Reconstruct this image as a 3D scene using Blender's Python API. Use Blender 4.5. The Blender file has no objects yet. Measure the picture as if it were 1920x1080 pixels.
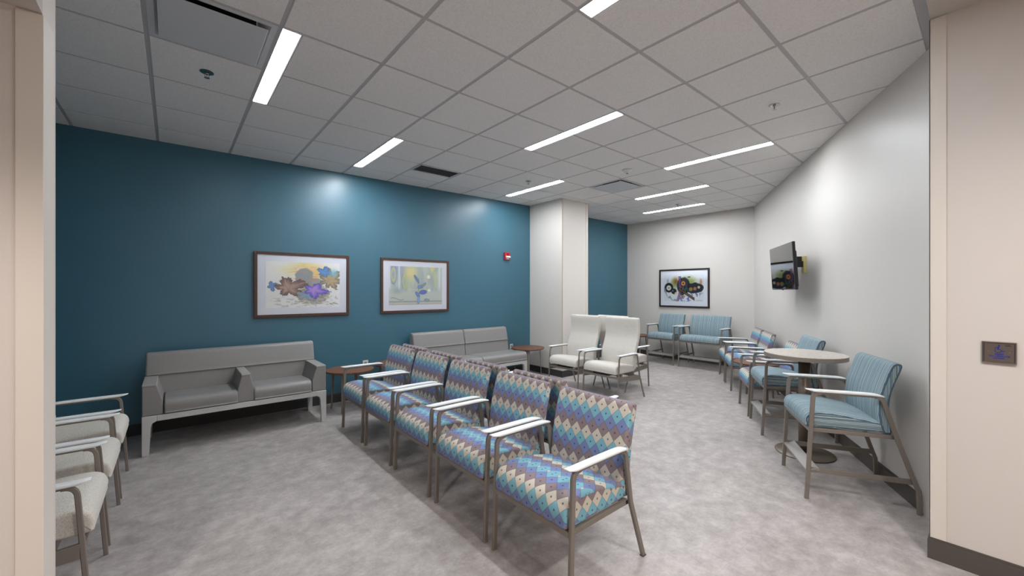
import bpy, bmesh, math, random
import numpy as np
from mathutils import Vector, Matrix
random.seed(7)
PI = math.pi
scn = bpy.context.scene
COL = scn.collection
CH = 3.0225           # ceiling height
EYE = 1.467

# ------------------------------------------------------------------ helpers
def s2l(c):
    return tuple(((x/255)/12.92 if x/255 <= .04045 else ((x/255+.055)/1.055)**2.4) for x in c)

def link(o, parent=None):
    COL.objects.link(o)
    if parent is not None: o.parent = parent
    return o

def obj(name, bm, mat, parent=None, smooth=False, bevel=0, seg=2):
    me = bpy.data.meshes.new(name)
    bm.normal_update()
    bm.to_mesh(me); bm.free()
    if mat is not None: me.materials.append(mat)
    if smooth:
        for p in me.polygons: p.use_smooth = (smooth == 'all') or len(p.vertices) <= 4
    o = link(bpy.data.objects.new(name, me), parent)
    if bevel:
        b = o.modifiers.new('bevel', 'BEVEL'); b.width = bevel; b.segments = seg; b.limit_method = 'ANGLE'
        b.angle_limit = math.radians(35); b.harden_normals = False
    return o

def struct(name, bm, mat, **k):
    o = obj(name, bm, mat, **k); o['kind'] = 'structure'; return o

def tag(o, label, cat, group=None):
    o['label'] = label; o['category'] = cat
    if group: o['group'] = group
    return o

def thing(name, label, cat, loc=(0, 0, 0), rz=0, group=None):
    o = link(bpy.data.objects.new(name, None)); o.location = loc; o.rotation_euler = (0, 0, rz)
    o.empty_display_size = .1
    return tag(o, label, cat, group)

def dup(root, loc, rz, label, group=None):
    r = root.copy(); COL.objects.link(r); r.location = loc; r.rotation_euler = (0, 0, rz)
    r['label'] = label
    if group: r['group'] = group
    for ch in list(root.children):
        c = ch.copy(); COL.objects.link(c); c.parent = r
        for g in list(ch.children):
            d = g.copy(); COL.objects.link(d); d.parent = c
    return r

def BM(): return bmesh.new()

def box(bm, x0, x1, y0, y1, z0, z1):
    v = [bm.verts.new(p) for p in ((x0,y0,z0),(x1,y0,z0),(x1,y1,z0),(x0,y1,z0),(x0,y0,z1),(x1,y0,z1),(x1,y1,z1),(x0,y1,z1))]
    for f in ((3,2,1,0),(4,5,6,7),(0,1,5,4),(1,2,6,5),(2,3,7,6),(3,0,4,7)): bm.faces.new([v[i] for i in f])
    return bm

def prism(bm, pts, z0, z1):
    a = sum(pts[i][0]*pts[(i+1) % len(pts)][1]-pts[(i+1) % len(pts)][0]*pts[i][1] for i in range(len(pts)))
    if a < 0: pts = pts[::-1]
    lo = [bm.verts.new((x, y, z0)) for x, y in pts]; hi = [bm.verts.new((x, y, z1)) for x, y in pts]
    bm.faces.new(lo[::-1]); bm.faces.new(hi)
    n = len(pts)
    for i in range(n): bm.faces.new((lo[i], lo[(i+1) % n], hi[(i+1) % n], hi[i]))
    return bm

def prism_x(bm, pts, x0, x1):
    """pts in (y,z), extruded along x"""
    a = [bm.verts.new((x0, y, z)) for y, z in pts]; b = [bm.verts.new((x1, y, z)) for y, z in pts]
    n = len(pts); bm.faces.new(a[::-1]); bm.faces.new(b)
    for i in range(n): bm.faces.new((a[i], a[(i+1) % n], b[(i+1) % n], b[i]))
    bmesh.ops.recalc_face_normals(bm, faces=bm.faces[:])
    return bm

def prism_y(bm, pts, y0, y1):
    """pts in (x,z), extruded along y"""
    a = [bm.verts.new((x, y0, z)) for x, z in pts]; b = [bm.verts.new((x, y1, z)) for x, z in pts]
    n = len(pts); bm.faces.new(a); bm.faces.new(b[::-1])
    for i in range(n): bm.faces.new((a[i], a[(i+1) % n], b[(i+1) % n], b[i]))
    bmesh.ops.recalc_face_normals(bm, faces=bm.faces[:])
    return bm

def lathe(bm, prof, cx=0, cy=0, n=48, axis='z'):
    rings = []
    for r, z in prof:
        if r < 1e-6: rings.append([bm.verts.new((cx, cy, z))])
        else: rings.append([bm.verts.new((cx+r*math.cos(2*PI*k/n), cy+r*math.sin(2*PI*k/n), z)) for k in range(n)])
    for a, b in zip(rings, rings[1:]):
        for k in range(n):
            k2 = (k+1) % n
            if len(a) == 1 and len(b) == 1: continue
            if len(a) == 1: bm.faces.new((a[0], b[k2], b[k]))
            elif len(b) == 1: bm.faces.new((a[k], a[k2], b[0]))
            else: bm.faces.new((a[k], a[k2], b[k2], b[k]))
    if len(rings[0]) > 1: bm.faces.new(rings[0][::-1])
    if len(rings[-1]) > 1: bm.faces.new(rings[-1])
    bmesh.ops.recalc_face_normals(bm, faces=bm.faces[:])
    return bm

def arc_pts(path, r, n=6):
    """round the inner corners of a polyline"""
    P = [Vector(p) for p in path]; out = [P[0]]
    for i in range(1, len(P)-1):
        a, b, c = P[i-1], P[i], P[i+1]
        rr = r[i] if isinstance(r, (list, tuple)) else r
        d1 = (a-b); d2 = (c-b); ang = d1.angle(d2)
        t = min(rr/math.tan(ang/2), .49*d1.length, .49*d2.length)
        if t < 1e-4: out.append(b); continue
        p1 = b+d1.normalized()*t; p2 = b+d2.normalized()*t
        for k in range(n+1):
            s = k/n
            out.append((1-s)**2*p1+2*s*(1-s)*b+s*s*p2)
    out.append(P[-1]); return out

def bar(bm, path, x, w, t, ch=.003, ts=None):
    """flat bar: path in (y,z) plane at lateral x, width w (lateral), thickness t in plane, chamfered"""
    P = [Vector(p) for p in path]; n = len(P)
    rings = []
    for i, p in enumerate(P):
        d = (P[min(i+1, n-1)]-P[max(i-1, 0)]).normalized()
        nrm = Vector((-d.y, d.x))
        tt = ts[i] if ts else t
        c = min(ch, tt*.4, w*.4)
        sec = [(-w/2+c, -tt/2), (w/2-c, -tt/2), (w/2, -tt/2+c), (w/2, tt/2-c), (w/2-c, tt/2), (-w/2+c, tt/2), (-w/2, tt/2-c), (-w/2, -tt/2+c)]
        rings.append([bm.verts.new((x+a, p.x+nrm.x*b, p.y+nrm.y*b)) for a, b in sec])
    for a, b in zip(rings, rings[1:]):
        for k in range(8): bm.faces.new((a[k], a[(k+1) % 8], b[(k+1) % 8], b[k]))
    bm.faces.new(rings[0][::-1]); bm.faces.new(rings[-1])
    bmesh.ops.recalc_face_normals(bm, faces=bm.faces[:])
    return bm

def tube(bm, path, r, n=10):
    P = [Vector(p) for p in path]; rings = []
    up = Vector((0, 0, 1))
    for i, p in enumerate(P):
        d = (P[min(i+1, len(P)-1)]-P[max(i-1, 0)]).normalized()
        a = d.cross(up if abs(d.z) < .9 else Vector((1, 0, 0))).normalized(); b = d.cross(a)
        rings.append([bm.verts.new(p+r*(math.cos(2*PI*k/n)*a+math.sin(2*PI*k/n)*b)) for k in range(n)])
    for a, b in zip(rings, rings[1:]):
        for k in range(n): bm.faces.new((a[k], a[(k+1) % n], b[(k+1) % n], b[k]))
    bm.faces.new(rings[0][::-1]); bm.faces.new(rings[-1])
    bmesh.ops.recalc_face_normals(bm, faces=bm.faces[:])
    return bm

def smooth_loop(ctrl, n=5):
    out = []; m = len(ctrl)
    for i in range(m):
        p0, p1, p2, p3 = [Vector(ctrl[(i+k) % m]) for k in (-1, 0, 1, 2)]
        for k in range(n):
            t = k/n
            # centripetal-ish catmull-rom (tension .5)
            out.append(.5*((2*p1)+(-p0+p2)*t+(2*p0-5*p1+4*p2-p3)*t*t+(-p0+3*p1-3*p2+p3)*t**3))
    return out

def cushion(ctrl, w, r=.018, crown=.0, uoff=0, apex=None, capmode='y', n=5, dense=True, voff=0.):
    """closed (y,z) profile, rounded lateral edges, UV = (lateral, arc length); returns bmesh"""
    P = smooth_loop(ctrl, n) if dense else [Vector(c) for c in ctrl]
    m = len(P)
    A = sum(P[i].x*P[(i+1) % m].y-P[(i+1) % m].x*P[i].y for i in range(m))
    if A < 0: P = P[::-1]
    N = []
    for i in range(m):
        d = (P[(i+1) % m]-P[i-1]).normalized(); N.append(Vector((d.y, -d.x)))
    arc = [0]
    for i in range(m): arc.append(arc[-1]+(P[(i+1) % m]-P[i]).length)
    # arc zero at the apex (highest point)
    ia = max(range(m), key=lambda i: P[i].y) if apex is None else min(range(m), key=lambda i: (P[i]-Vector(apex)).length)
    secs = []
    K = 5
    for k in range(K+1):
        th = PI/2*k/K
        secs.append((-(w/2-r)-r*math.cos(th), r*(1-math.sin(th))))
    for k in range(1, 6): secs.append((-(w/2-r)+(w-2*r)*k/6, 0))
    for k in range(K, -1, -1):
        th = PI/2*k/K
        secs.append(((w/2-r)+r*math.cos(th), r*(1-math.sin(th))))
    bm = BM(); uvl = bm.loops.layers.uv.new('UVMap')
    rings = []
    for x, ins in secs:
        cr = crown*(1-(2*x/w)**2)
        rings.append([bm.verts.new((x, P[i].x-N[i].x*ins, P[i].y-N[i].y*ins+cr*max(0, N[i].y))) for i in range(m)])
    def V(i):   # arc relative to apex, signed: decreasing going down the front
        d = arc[i]-arc[ia]; T = arc[-1]
        if d > T/2: d -= T
        if d < -T/2: d += T
        return -abs(d)+voff
    for j in range(len(rings)-1):
        a, b = rings[j], rings[j+1]
        ua, ub = secs[j][0], secs[j+1][0]
        for i in range(m):
            i2 = (i+1) % m
            f = bm.faces.new((a[i], a[i2], b[i2], b[i]))
            va = V(i); vb = V(i+1)
            # front side of the loop carries negative v (down), the rear positive -> mirror so pattern reads the same
            for l, (u, v) in zip(f.loops, ((ua, va), (ua, vb), (ub, vb), (ub, va))):
                l[uvl].uv = (u+uoff, v)
    for ring, x in ((rings[0], secs[0][0]), (rings[-1], secs[-1][0])):
        f = bm.faces.new(ring if x > 0 else ring[::-1])
        for l in f.loops:
            co = l.vert.co
            l[uvl].uv = (co.y, co.z-P[ia].y) if capmode == 'y' else (co.z, co.y)
    bmesh.ops.recalc_face_normals(bm, faces=bm.faces[:])
    return bm

# ------------------------------------------------------------------ materials
def mat(name, col, rough=.5, metal=0, spec=.5, **kw):
    m = bpy.data.materials.new(name); m.use_nodes = True
    b = m.node_tree.nodes['Principled BSDF']
    b.inputs['Base Color'].default_value = (*s2l(col), 1)
    b.inputs['Roughness'].default_value = rough; b.inputs['Metallic'].default_value = metal
    b.inputs['Specular IOR Level'].default_value = spec
    for k, v in kw.items(): b.inputs[k.replace('_', ' ')].default_value = v
    return m

class NT:
    def __init__(s, m): s.m = m; s.t = m.node_tree; s.b = s.t.nodes['Principled BSDF']
    def n(s, ty, **k):
        nd = s.t.nodes.new(ty)
        for a, v in k.items(): setattr(nd, a, v)
        return nd
    def l(s, a, b): s.t.links.new(a, b)
    def math(s, op, a, b=None, c=None):
        nd = s.n('ShaderNodeMath', operation=op)
        for i, v in enumerate((a, b, c)):
            if v is None: continue
            if isinstance(v, (int, float)): nd.inputs[i].default_value = v
            else: s.l(v, nd.inputs[i])
        return nd.outputs[0]
    def ramp(s, fac, stops, interp='LINEAR'):
        nd = s.n('ShaderNodeValToRGB'); nd.color_ramp.interpolation = interp
        e = nd.color_ramp.elements
        while len(e) < len(stops): e.new(.5)
        for i, (p, c) in enumerate(stops): e[i].position = p; e[i].color = (*s2l(c), 1)
        s.l(fac, nd.inputs[0]); return nd.outputs[0]
    def mix(s, fac, a, b, mode='MIX'):
        nd = s.n('ShaderNodeMix', data_type='RGBA', blend_type=mode)
        if isinstance(fac, (int, float)): nd.inputs[0].default_value = fac
        else: s.l(fac, nd.inputs[0])
        for i, v in ((6, a), (7, b)):
            if isinstance(v, tuple): nd.inputs[i].default_value = (*s2l(v), 1)
            else: s.l(v, nd.inputs[i])
        return nd.outputs[2]
    def bump(s, h, strength, dist=.01):
        nd = s.n('ShaderNodeBump'); nd.inputs['Strength'].default_value = strength; nd.inputs['Distance'].default_value = dist
        s.l(h, nd.inputs['Height']); s.l(nd.outputs[0], s.b.inputs['Normal'])
    def noise(s, vec, scale, detail=3, rough=.5, dims='3D', w=None):
        nd = s.n('ShaderNodeTexNoise', noise_dimensions=dims)
        nd.inputs['Scale'].default_value = scale; nd.inputs['Detail'].default_value = detail; nd.inputs['Roughness'].default_value = rough
        if vec is not None: s.l(vec, nd.inputs['Vector'])
        if w is not None: s.l(w, nd.inputs['W'])
        return nd.outputs[0]

def paint(name, col, rough, spec=.5, bump=.15):
    m = mat(name, col, rough, spec=spec); t = NT(m)
    tc = t.n('ShaderNodeNewGeometry').outputs['Position']
    h = t.noise(tc, 220, 2)
    t.bump(h, bump, .002)
    return m

M = {}
M['teal'] = paint('teal_paint', (58, 103, 121), .38, .65)
M['beige'] = paint('beige_paint', (212, 206, 200), .42, .4)
M['beige_column'] = paint('column_panel', (216, 210, 203), .4, .4, .05)
M['warm_wall'] = paint('warm_wall_paint', (212, 203, 196), .5, .35)
M['guard'] = mat('corner_guard_vinyl', (219, 210, 200), .45, spec=.4)
M['soffit'] = paint('soffit_paint', (190, 183, 176), .6, .3)
M['base'] = mat('rubber_base', (84, 77, 73), .5, spec=.4)
M['base_dark'] = mat('rubber_base_dark', (62, 60, 60), .5, spec=.4)
M['tbar'] = mat('tbar_metal', (176, 174, 174), .45)
M['tile'] = mat('ceiling_tile', (226, 223, 221), .9, spec=.15)
t = NT(M['tile']); pos = t.n('ShaderNodeNewGeometry').outputs['Position']
nz = t.noise(pos, 90, 4, .7); t.l(t.ramp(nz, [(.3, (216, 213, 211)), (.6, (230, 227, 225))]), t.b.inputs['Base Color']); t.bump(nz, .2, .003)

# floor: mottled concrete-look vinyl in large tiles
M['floor'] = mat('vinyl_floor', (150, 143, 140), .42, spec=.45)
t = NT(M['floor']); pos = t.n('ShaderNodeNewGeometry').outputs['Position']
mp = t.n('ShaderNodeMapping'); t.l(pos, mp.inputs[0]); mp.inputs['Scale'].default_value = (1, 1, 1)
n1 = t.noise(mp.outputs[0], 1.8, 6, .62); n2 = t.noise(mp.outputs[0], 9, 6, .7); n3 = t.noise(mp.outputs[0], 55, 4, .7)
c1 = t.ramp(n1, [(.3, (149, 141, 138)), (.5, (170, 162, 159)), (.7, (187, 180, 177))])
c2 = t.ramp(n2, [(.32, (114, 106, 102)), (.5, (166, 158, 154)), (.68, (211, 205, 203))])
c3 = t.ramp(n3, [(.35, (136, 127, 122)), (.65, (184, 177, 173))])
c = t.mix(.5, c1, c2); c = t.mix(.22, c, c3)
br = t.n('ShaderNodeTexBrick'); t.l(pos, br.inputs['Vector'])
br.offset = .5; br.inputs['Scale'].default_value = 1; br.inputs['Brick Width'].default_value = .914; br.inputs['Row Height'].default_value = .457
br.inputs['Mortar Size'].default_value = .0012; br.inputs['Color1'].default_value = (.93, .93, .93, 1); br.inputs['Color2'].default_value = (1.04, 1.04, 1.04, 1)
br.inputs['Mortar'].default_value = (.86, .86, .86, 1)
c = t.mix(1.0, c, br.outputs['Color'], 'MULTIPLY')
t.l(c, t.b.inputs['Base Color'])
t.l(t.math('MULTIPLY_ADD', n2, .25, .33), t.b.inputs['Roughness']); t.bump(n2, .08, .004)

M['frame_metal'] = mat('taupe_metal', (132, 123, 115), .38, .3)
M['silver'] = mat('silver_metal', (192, 192, 190), .35, .2)
M['white_pad'] = mat('white_polyurethane', (228, 230, 231), .38)
M['black'] = mat('black_plastic', (24, 24, 26), .5)
M['tread'] = mat('footrest_tread', (150, 146, 142), .45, .3)
M['foot'] = mat('glide_plastic', (74, 70, 66), .6)

# diamond jacquard
M['diamond'] = mat('diamond_jacquard', (120, 130, 160), .8, spec=.25)
t = NT(M['diamond']); uv = t.n('ShaderNodeUVMap').outputs[0]; sx = t.n('ShaderNodeSeparateXYZ'); t.l(uv, sx.inputs[0])
uu = t.math('DIVIDE', sx.outputs[0], .077); vv = t.math('DIVIDE', t.math('ADD', sx.outputs[1], .016), .088)
a = t.math('ADD', uu, vv); b = t.math('SUBTRACT', uu, vv)
fa = t.math('FLOOR', a); fb = t.math('FLOOR', b)
row = t.math('FLOORED_MODULO', t.math('SUBTRACT', fa, fb), 4)
rowf = t.math('MULTIPLY_ADD', row, .25, .125)
colr = t.ramp(rowf, [(0, (144, 128, 129)), (.25, (124, 138, 184)), (.5, (128, 184, 200)), (.75, (216, 208, 191))], 'CONSTANT')
da = t.math('ABSOLUTE', t.math('SUBTRACT', t.math('SUBTRACT', a, fa), .5)); db = t.math('ABSOLUTE', t.math('SUBTRACT', t.math('SUBTRACT', b, fb), .5))
dist = t.math('MAXIMUM', da, db)
ring = t.math('MULTIPLY_ADD', t.math('SINE', t.math('MULTIPLY', dist, 70)), .5, .5)
iscream = t.math('GREATER_THAN', row, 2.5)
dark = t.mix(.55, colr, (92, 86, 104))
lin = t.mix(t.math('MULTIPLY', ring, t.math('MULTIPLY_ADD', iscream, .15, .3)), colr, dark)
dot = t.math('LESS_THAN', dist, .075)
edge = t.math('GREATER_THAN', dist, .475)
lin = t.mix(t.math('MULTIPLY', edge, .45), lin, (84, 78, 86))
lin = t.mix(t.math('MULTIPLY', dot, .85), lin, (58, 62, 96))
wv = t.noise(uv, 900, 2, .6)
lin = t.mix(t.math('MULTIPLY', wv, .14), lin, (56, 56, 68))
t.l(lin, t.b.inputs['Base Color']); t.bump(wv, .25, .002)

# striped blue fabric, stripes run along v
M['stripe'] = mat('blue_stripe_fabric', (120, 155, 165), .75, spec=.3)
t = NT(M['stripe']); uv = t.n('ShaderNodeUVMap').outputs[0]; sx = t.n('ShaderNodeSeparateXYZ'); t.l(uv, sx.inputs[0])
wob = t.math('MULTIPLY', t.math('SUBTRACT', t.noise(uv, 28, 1, .5), .5), .005)
ux = t.math('ADD', sx.outputs[0], wob)
na = t.noise(None, 125, 2, .65, '1D', ux); nb = t.noise(None, 48, 0, .5, '1D', t.math('ADD', ux, 3.1))
ca = t.ramp(na, [(.34, (52, 70, 86)), (.43, (104, 126, 138)), (.54, (134, 155, 164)), (.62, (186, 200, 202))])
cb = t.ramp(nb, [(.4, (116, 140, 154)), (.52, (128, 154, 164)), (.6, (150, 150, 132))])
t.l(t.mix(.25, ca, cb), t.b.inputs['Base Color']); t.bump(na, .15, .002)

# cream weave
M['cream'] = mat('cream_weave', (212, 204, 190), .8, spec=.25)
t = NT(M['cream']); tc = t.n('ShaderNodeTexCoord').outputs['Object']
mp = t.n('ShaderNodeMapping'); t.l(tc, mp.inputs[0]); mp.inputs['Scale'].default_value = (1, 1, 2.2)
nz = t.noise(mp.outputs[0], 260, 3, .7); n2 = t.noise(tc, 90, 2, .6)
c = t.ramp(nz, [(.34, (168, 160, 148)), (.5, (206, 201, 192)), (.62, (226, 222, 215))])
t.l(t.mix(t.math('MULTIPLY', n2, .25), c, (192, 186, 176)), t.b.inputs['Base Color']); t.bump(nz, .3, .003)

# grey vinyl
M['vinyl'] = mat('grey_vinyl', (146, 141, 137), .42, spec=.5)
t = NT(M['vinyl']); tc = t.n('ShaderNodeTexCoord').outputs['Object']
nz = t.noise(tc, 240, 3, .6); t.l(t.ramp(nz, [(.3, (124, 121, 120)), (.7, (139, 136, 134))]), t.b.inputs['Base Color']); t.bump(nz, .25, .002)
M['vinyl_dark'] = mat('grey_vinyl_seam', (122, 117, 113), .45, spec=.5)
M['vinyl_cap'] = mat('grey_arm_cap', (156, 153, 147), .4, spec=.5)

# walnut
M['walnut'] = mat('walnut_laminate', (104, 68, 50), .4, spec=.45)
t = NT(M['walnut']); tc = t.n('ShaderNodeTexCoord').outputs['Object']
mp = t.n('ShaderNodeMapping'); t.l(tc, mp.inputs[0]); mp.inputs['Scale'].default_value = (2, 22, 2)
nz = t.noise(mp.outputs[0], 4, 5, .6); t.l(t.ramp(nz, [(.3, (84, 54, 40)), (.5, (112, 74, 54)), (.7, (134, 92, 68))]), t.b.inputs['Base Color'])
M['walnut_edge'] = mat('walnut_edge', (96, 58, 40), .4)

M['laminate'] = mat('greige_laminate', (196, 188, 178), .4, spec=.45)
t = NT(M['laminate']); tc = t.n('ShaderNodeTexCoord').outputs['Object']
mp = t.n('ShaderNodeMapping'); t.l(tc, mp.inputs[0]); mp.inputs['Scale'].default_value = (1, 6, 1)
nz = t.noise(mp.outputs[0], 12, 5, .65); t.l(t.ramp(nz, [(.3, (178, 168, 158)), (.7, (206, 199, 190))]), t.b.inputs['Base Color'])
M['table_edge'] = mat('grey_edge_band', (132, 122, 112), .45)
M['table_metal'] = mat('table_base_metal', (112, 100, 88), .42, .35)

M['frame_wood'] = mat('dark_walnut_frame', (72, 46, 36), .4)
t = NT(M['frame_wood']); tc = t.n('ShaderNodeTexCoord').outputs['Object']; nz = t.noise(tc, 60, 4, .6)
t.l(t.ramp(nz, [(.3, (58, 36, 28)), (.7, (86, 56, 44))]), t.b.inputs['Base Color'])
M['frame_dark'] = mat('near_black_frame', (40, 30, 27), .4)
M['matboard'] = mat('white_mat_board', (238, 241, 250), .7, spec=.2)
M['print'] = mat('art_print', (255, 255, 255), .6, spec=.2)
t = NT(M['print']); at = t.n('ShaderNodeAttribute', attribute_name='Col'); t.l(at.outputs['Color'], t.b.inputs['Base Color'])

def glass_mat():
    m = bpy.data.materials.new('picture_glass'); m.use_nodes = True; nt = m.node_tree
    for n in list(nt.nodes): nt.nodes.remove(n)
    o = nt.nodes.new('ShaderNodeOutputMaterial'); mx = nt.nodes.new('ShaderNodeMixShader')
    tr = nt.nodes.new('ShaderNodeBsdfTransparent'); gl = nt.nodes.new('ShaderNodeBsdfGlossy'); fr = nt.nodes.new('ShaderNodeFresnel')
    gl.inputs['Roughness'].default_value = .02; fr.inputs['IOR'].default_value = 1.22
    nt.links.new(fr.outputs[0], mx.inputs[0]); nt.links.new(tr.outputs[0], mx.inputs[1]); nt.links.new(gl.outputs[0], mx.inputs[2]); nt.links.new(mx.outputs[0], o.inputs[0])
    return m
M['glass'] = glass_mat()
M['screen'] = mat('tv_screen_glass', (6, 7, 9), .03, spec=1.0)
M['screen'].node_tree.nodes['Principled BSDF'].inputs['IOR'].default_value = 1.9
M['tv_case'] = mat('tv_casing', (20, 22, 30), .35)
M['steel'] = mat('brushed_steel', (158, 148, 142), .3, .95)
M['steel_dark'] = mat('satin_steel_face', (128, 116, 108), .38, .8)
M['blue_ink'] = mat('blue_ink', (0, 48, 150), .5)
M['black_ink'] = mat('black_ink', (16, 14, 14), .5)
M['red'] = mat('alarm_red', (190, 20, 30), .35)
M['red_dark'] = mat('alarm_red_dark', (120, 6, 14), .45)
M['lens'] = mat('strobe_lens', (222, 226, 236), .2)
M['ivory'] = mat('ivory_plastic', (206, 200, 190), .4)
M['white_metal'] = mat('white_metal', (214, 214, 216), .45)
M['panel_metal'] = mat('diffuser_panel', (196, 197, 200), .5)
M['duct'] = mat('duct_black', (20, 20, 20), .8)
M['grille'] = mat('grille_grey', (140, 143, 148), .55)
M['chrome'] = mat('chrome', (190, 190, 190), .2, 1)
M['teal_ring'] = mat('teal_escutcheon', (40, 84, 96), .4)
M['red_bulb'] = mat('sprinkler_bulb', (150, 30, 30), .2)
M['yellow'] = mat('yellow_mount_plate', (196, 184, 120), .5)

def emit(name, col, st):
    m = bpy.data.materials.new(name); m.use_nodes = True; nt = m.node_tree
    b = nt.nodes['Principled BSDF']; b.inputs['Base Color'].default_value = (.9, .9, .9, 1)
    b.inputs['Emission Color'].default_value = (*col, 1); b.inputs['Emission Strength'].default_value = st
    return m
LIGHT_STRENGTH = 34
M['light'] = emit('led_diffuser', (.905, .955, 1.0), LIGHT_STRENGTH)
M['light_dim'] = emit('led_diffuser_dimmed', (.905, .955, 1.0), LIGHT_STRENGTH*.24)
M['light_bright'] = emit('led_diffuser_full', (.905, .955, 1.0), LIGHT_STRENGTH*1.25)
M['light_trim'] = mat('light_trim', (236, 236, 240), .35)

# ------------------------------------------------------------------ room shell
Wc = Vector((8.235, 2.839)); ang = math.radians(29.7)
dr = Vector((math.cos(ang), math.sin(ang))); nr = Vector((-math.sin(ang), math.cos(ang)))
def rw(s, d=0):          # along the angled right wall: s from the far corner toward the camera, d into the room
    p = Wc-dr*s+nr*d; return (p.x, p.y)
TOP = CH+.12
bm = BM(); prism(bm, [(-3.6, -4.1), (3.7, -4.1), (3.7, .15), (8.6, 2.6), (8.5, 5.8), (-3.6, 5.8)], -.1, 0); struct('floor', bm, M['floor'])
bm = BM(); prism(bm, [(-1.15, 5.612), (5.05, 5.469), (5.05, 5.75), (-1.15, 5.75)], 0, TOP); struct('wall_left', bm, M['teal'])
bm = BM(); prism(bm, [(5.05, 5.55), (8.19, 5.55), (8.19, 5.75), (5.05, 5.75)], 0, TOP); struct('wall_left_far', bm, M['teal'])
bm = BM(); prism(bm, [(8.19, 5.75), (8.19, 5.55), (8.235, 2.839), (8.5, 2.7), (8.5, 5.75)], 0, TOP); struct('wall_back', bm, M['beige'])
e = rw(5.75)
bm = BM(); prism(bm, [(Wc.x, Wc.y), e, (e[0]+.1, e[1]-.17), (8.5, 2.7)], 0, TOP); struct('wall_right', bm, M['beige'])
bm = BM(); prism(bm, [(3.175, .214), (3.62, .214), (3.62, -4), (3.175, -4)], 0, TOP); struct('wall_near_right', bm, M['warm_wall'])
bm = BM(); prism(bm, [(-3.5, 2.145), (-.35, 2.145), (-.3428, 2.30), (-3.5, 2.30)], 0, TOP); struct('wall_near_left', bm, M['warm_wall'])
bm = BM(); box(bm, -1.2, -1.05, 2.30, 5.75, 0, TOP); struct('wall_side', bm, M['teal'])
bm = BM(); box(bm, -3.6, -3.5, -4, 2.3, 0, TOP); struct('wall_corridor', bm, M['warm_wall'])
bm = BM(); box(bm, -3.6, 3.7, -4.1, -4, 0, TOP); struct('wall_rear', bm, M['warm_wall'])
# soffits over the corridor the camera stands in
bm = BM(); box(bm, -3.5, -.35, -4, 2.145, 2.434, TOP); struct('ceiling_soffit_left', bm, M['soffit'])
bm = BM(); box(bm, -.35, 3.175, -4, .215, 2.954, TOP); struct('ceiling_soffit_near', bm, M['soffit'])
bm = BM(); prism(bm, [(-3.5, -4), (3.7, -4), (3.7, .25), (8.5, 2.7), (8.5, 5.75), (-3.5, 5.75)], TOP, TOP+.05); struct('ceiling_slab', bm, M['duct'])
# column
bm = BM(); box(bm, 5.0, 5.662, 4.662, 5.56, 0, TOP); struct('wall_column', bm, M['beige_column'], bevel=.004)

# baseboards
def base(name, pts, h=.112, th=.012, m='base'):
    bm = BM()
    for (p, q) in zip(pts, pts[1:]):
        p = Vector(p); q = Vector(q); d = (q-p).normalized(); n = Vector((-d.y, d.x))
        c = [p, q, q+n*th, p+n*th]
        prism(bm, [(v.x, v.y) for v in c], 0, h-.012)
        c = [p, q, q+n*th*.45, p+n*th*.45]
        prism(bm, [(v.x, v.y) for v in c], h-.012, h)
    return struct(name, bm, M[m])
base('baseboard_left', [(5.0, 5.470), (-1.05, 5.610)], m='base_dark')
base('baseboard_left_far', [(8.19, 5.55), (5.66, 5.55)], m='base_dark')
base('baseboard_back', [(8.235, 2.839), (8.19, 5.55)])
base('baseboard_right', [rw(5.14), rw(0)])
base('baseboard_near_right', [(3.175, -4), (3.175, .214)], .115)
base('baseboard_near_right_end', [(3.175, .214), (3.6, .214)], .115)
base('baseboard_column', [(5.662, 5.55), (5.662, 4.662), (5.0, 4.662), (5.0, 5.47)][::-1], m='base_dark')
base('baseboard_side', [(-1.05, 5.6), (-1.05, 2.3)])
base('baseboard_near_left', [(-.35, 2.145), (-3.5, 2.145)])

# fix orientation of column base (offset must point outwards): rebuild explicitly
o = bpy.data.objects['baseboard_column']; bpy.data.objects.remove(o)
bm = BM(); box(bm, 4.988, 5.0, 4.65, 5.47, 0, .11); box(bm, 5.0, 5.674, 4.65, 4.662, 0, .11); box(bm, 5.662, 5.674, 4.662, 5.54, 0, .11)
struct('baseboard_column', bm, M['base_dark'])
o = bpy.data.objects['baseboard_near_right']; bpy.data.objects.remove(o)
o = bpy.data.objects['baseboard_near_right_end']; bpy.data.objects.remove(o)
bm = BM(); box(bm, 3.163, 3.175, -4, .226, 0, .101); box(bm, 3.175, 3.6, .214, .226, 0, .101)
box(bm, 3.169, 3.175, -4, .22, .101, .115); box(bm, 3.175, 3.6, .214, .22, .101, .115)
struct('baseboard_near_right', bm, M['base'])
o = bpy.data.objects['baseboard_near_left']; bpy.data.objects.remove(o)
bm = BM(); box(bm, -3.5, -.35, 2.133, 2.145, 0, .112); struct('baseboard_near_left', bm, M['base'])

# corner guards
bm = BM(); box(bm, 3.169, 3.175, .154, .220, .116, 2.950); box(bm, 3.169, 3.235, .214, .220, .116, 2.950); struct('trim_1', bm, M['guard'], bevel=.0015)
bm = BM(); prism(bm, [(-.411, 2.145), (-.411, 2.1395), (-.3465, 2.1395), (-.3408, 2.262), (-.3450, 2.262), (-.352, 2.145)], .113, 2.428); struct('trim_2', bm, M['guard'], bevel=.0015)
bm = BM(); box(bm, 4.994, 5.0, 4.656, 4.71, .11, CH-.01); box(bm, 4.994, 5.05, 4.656, 4.662, .11, CH-.01); struct('trim_3', bm, M['guard'], bevel=.0015)
bm = BM(); box(bm, 5.612, 5.668, 4.656, 4.662, .11, CH-.01); box(bm, 5.662, 5.668, 4.656, 4.71, .11, CH-.01); struct('trim_4', bm, M['guard'], bevel=.0015)

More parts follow.
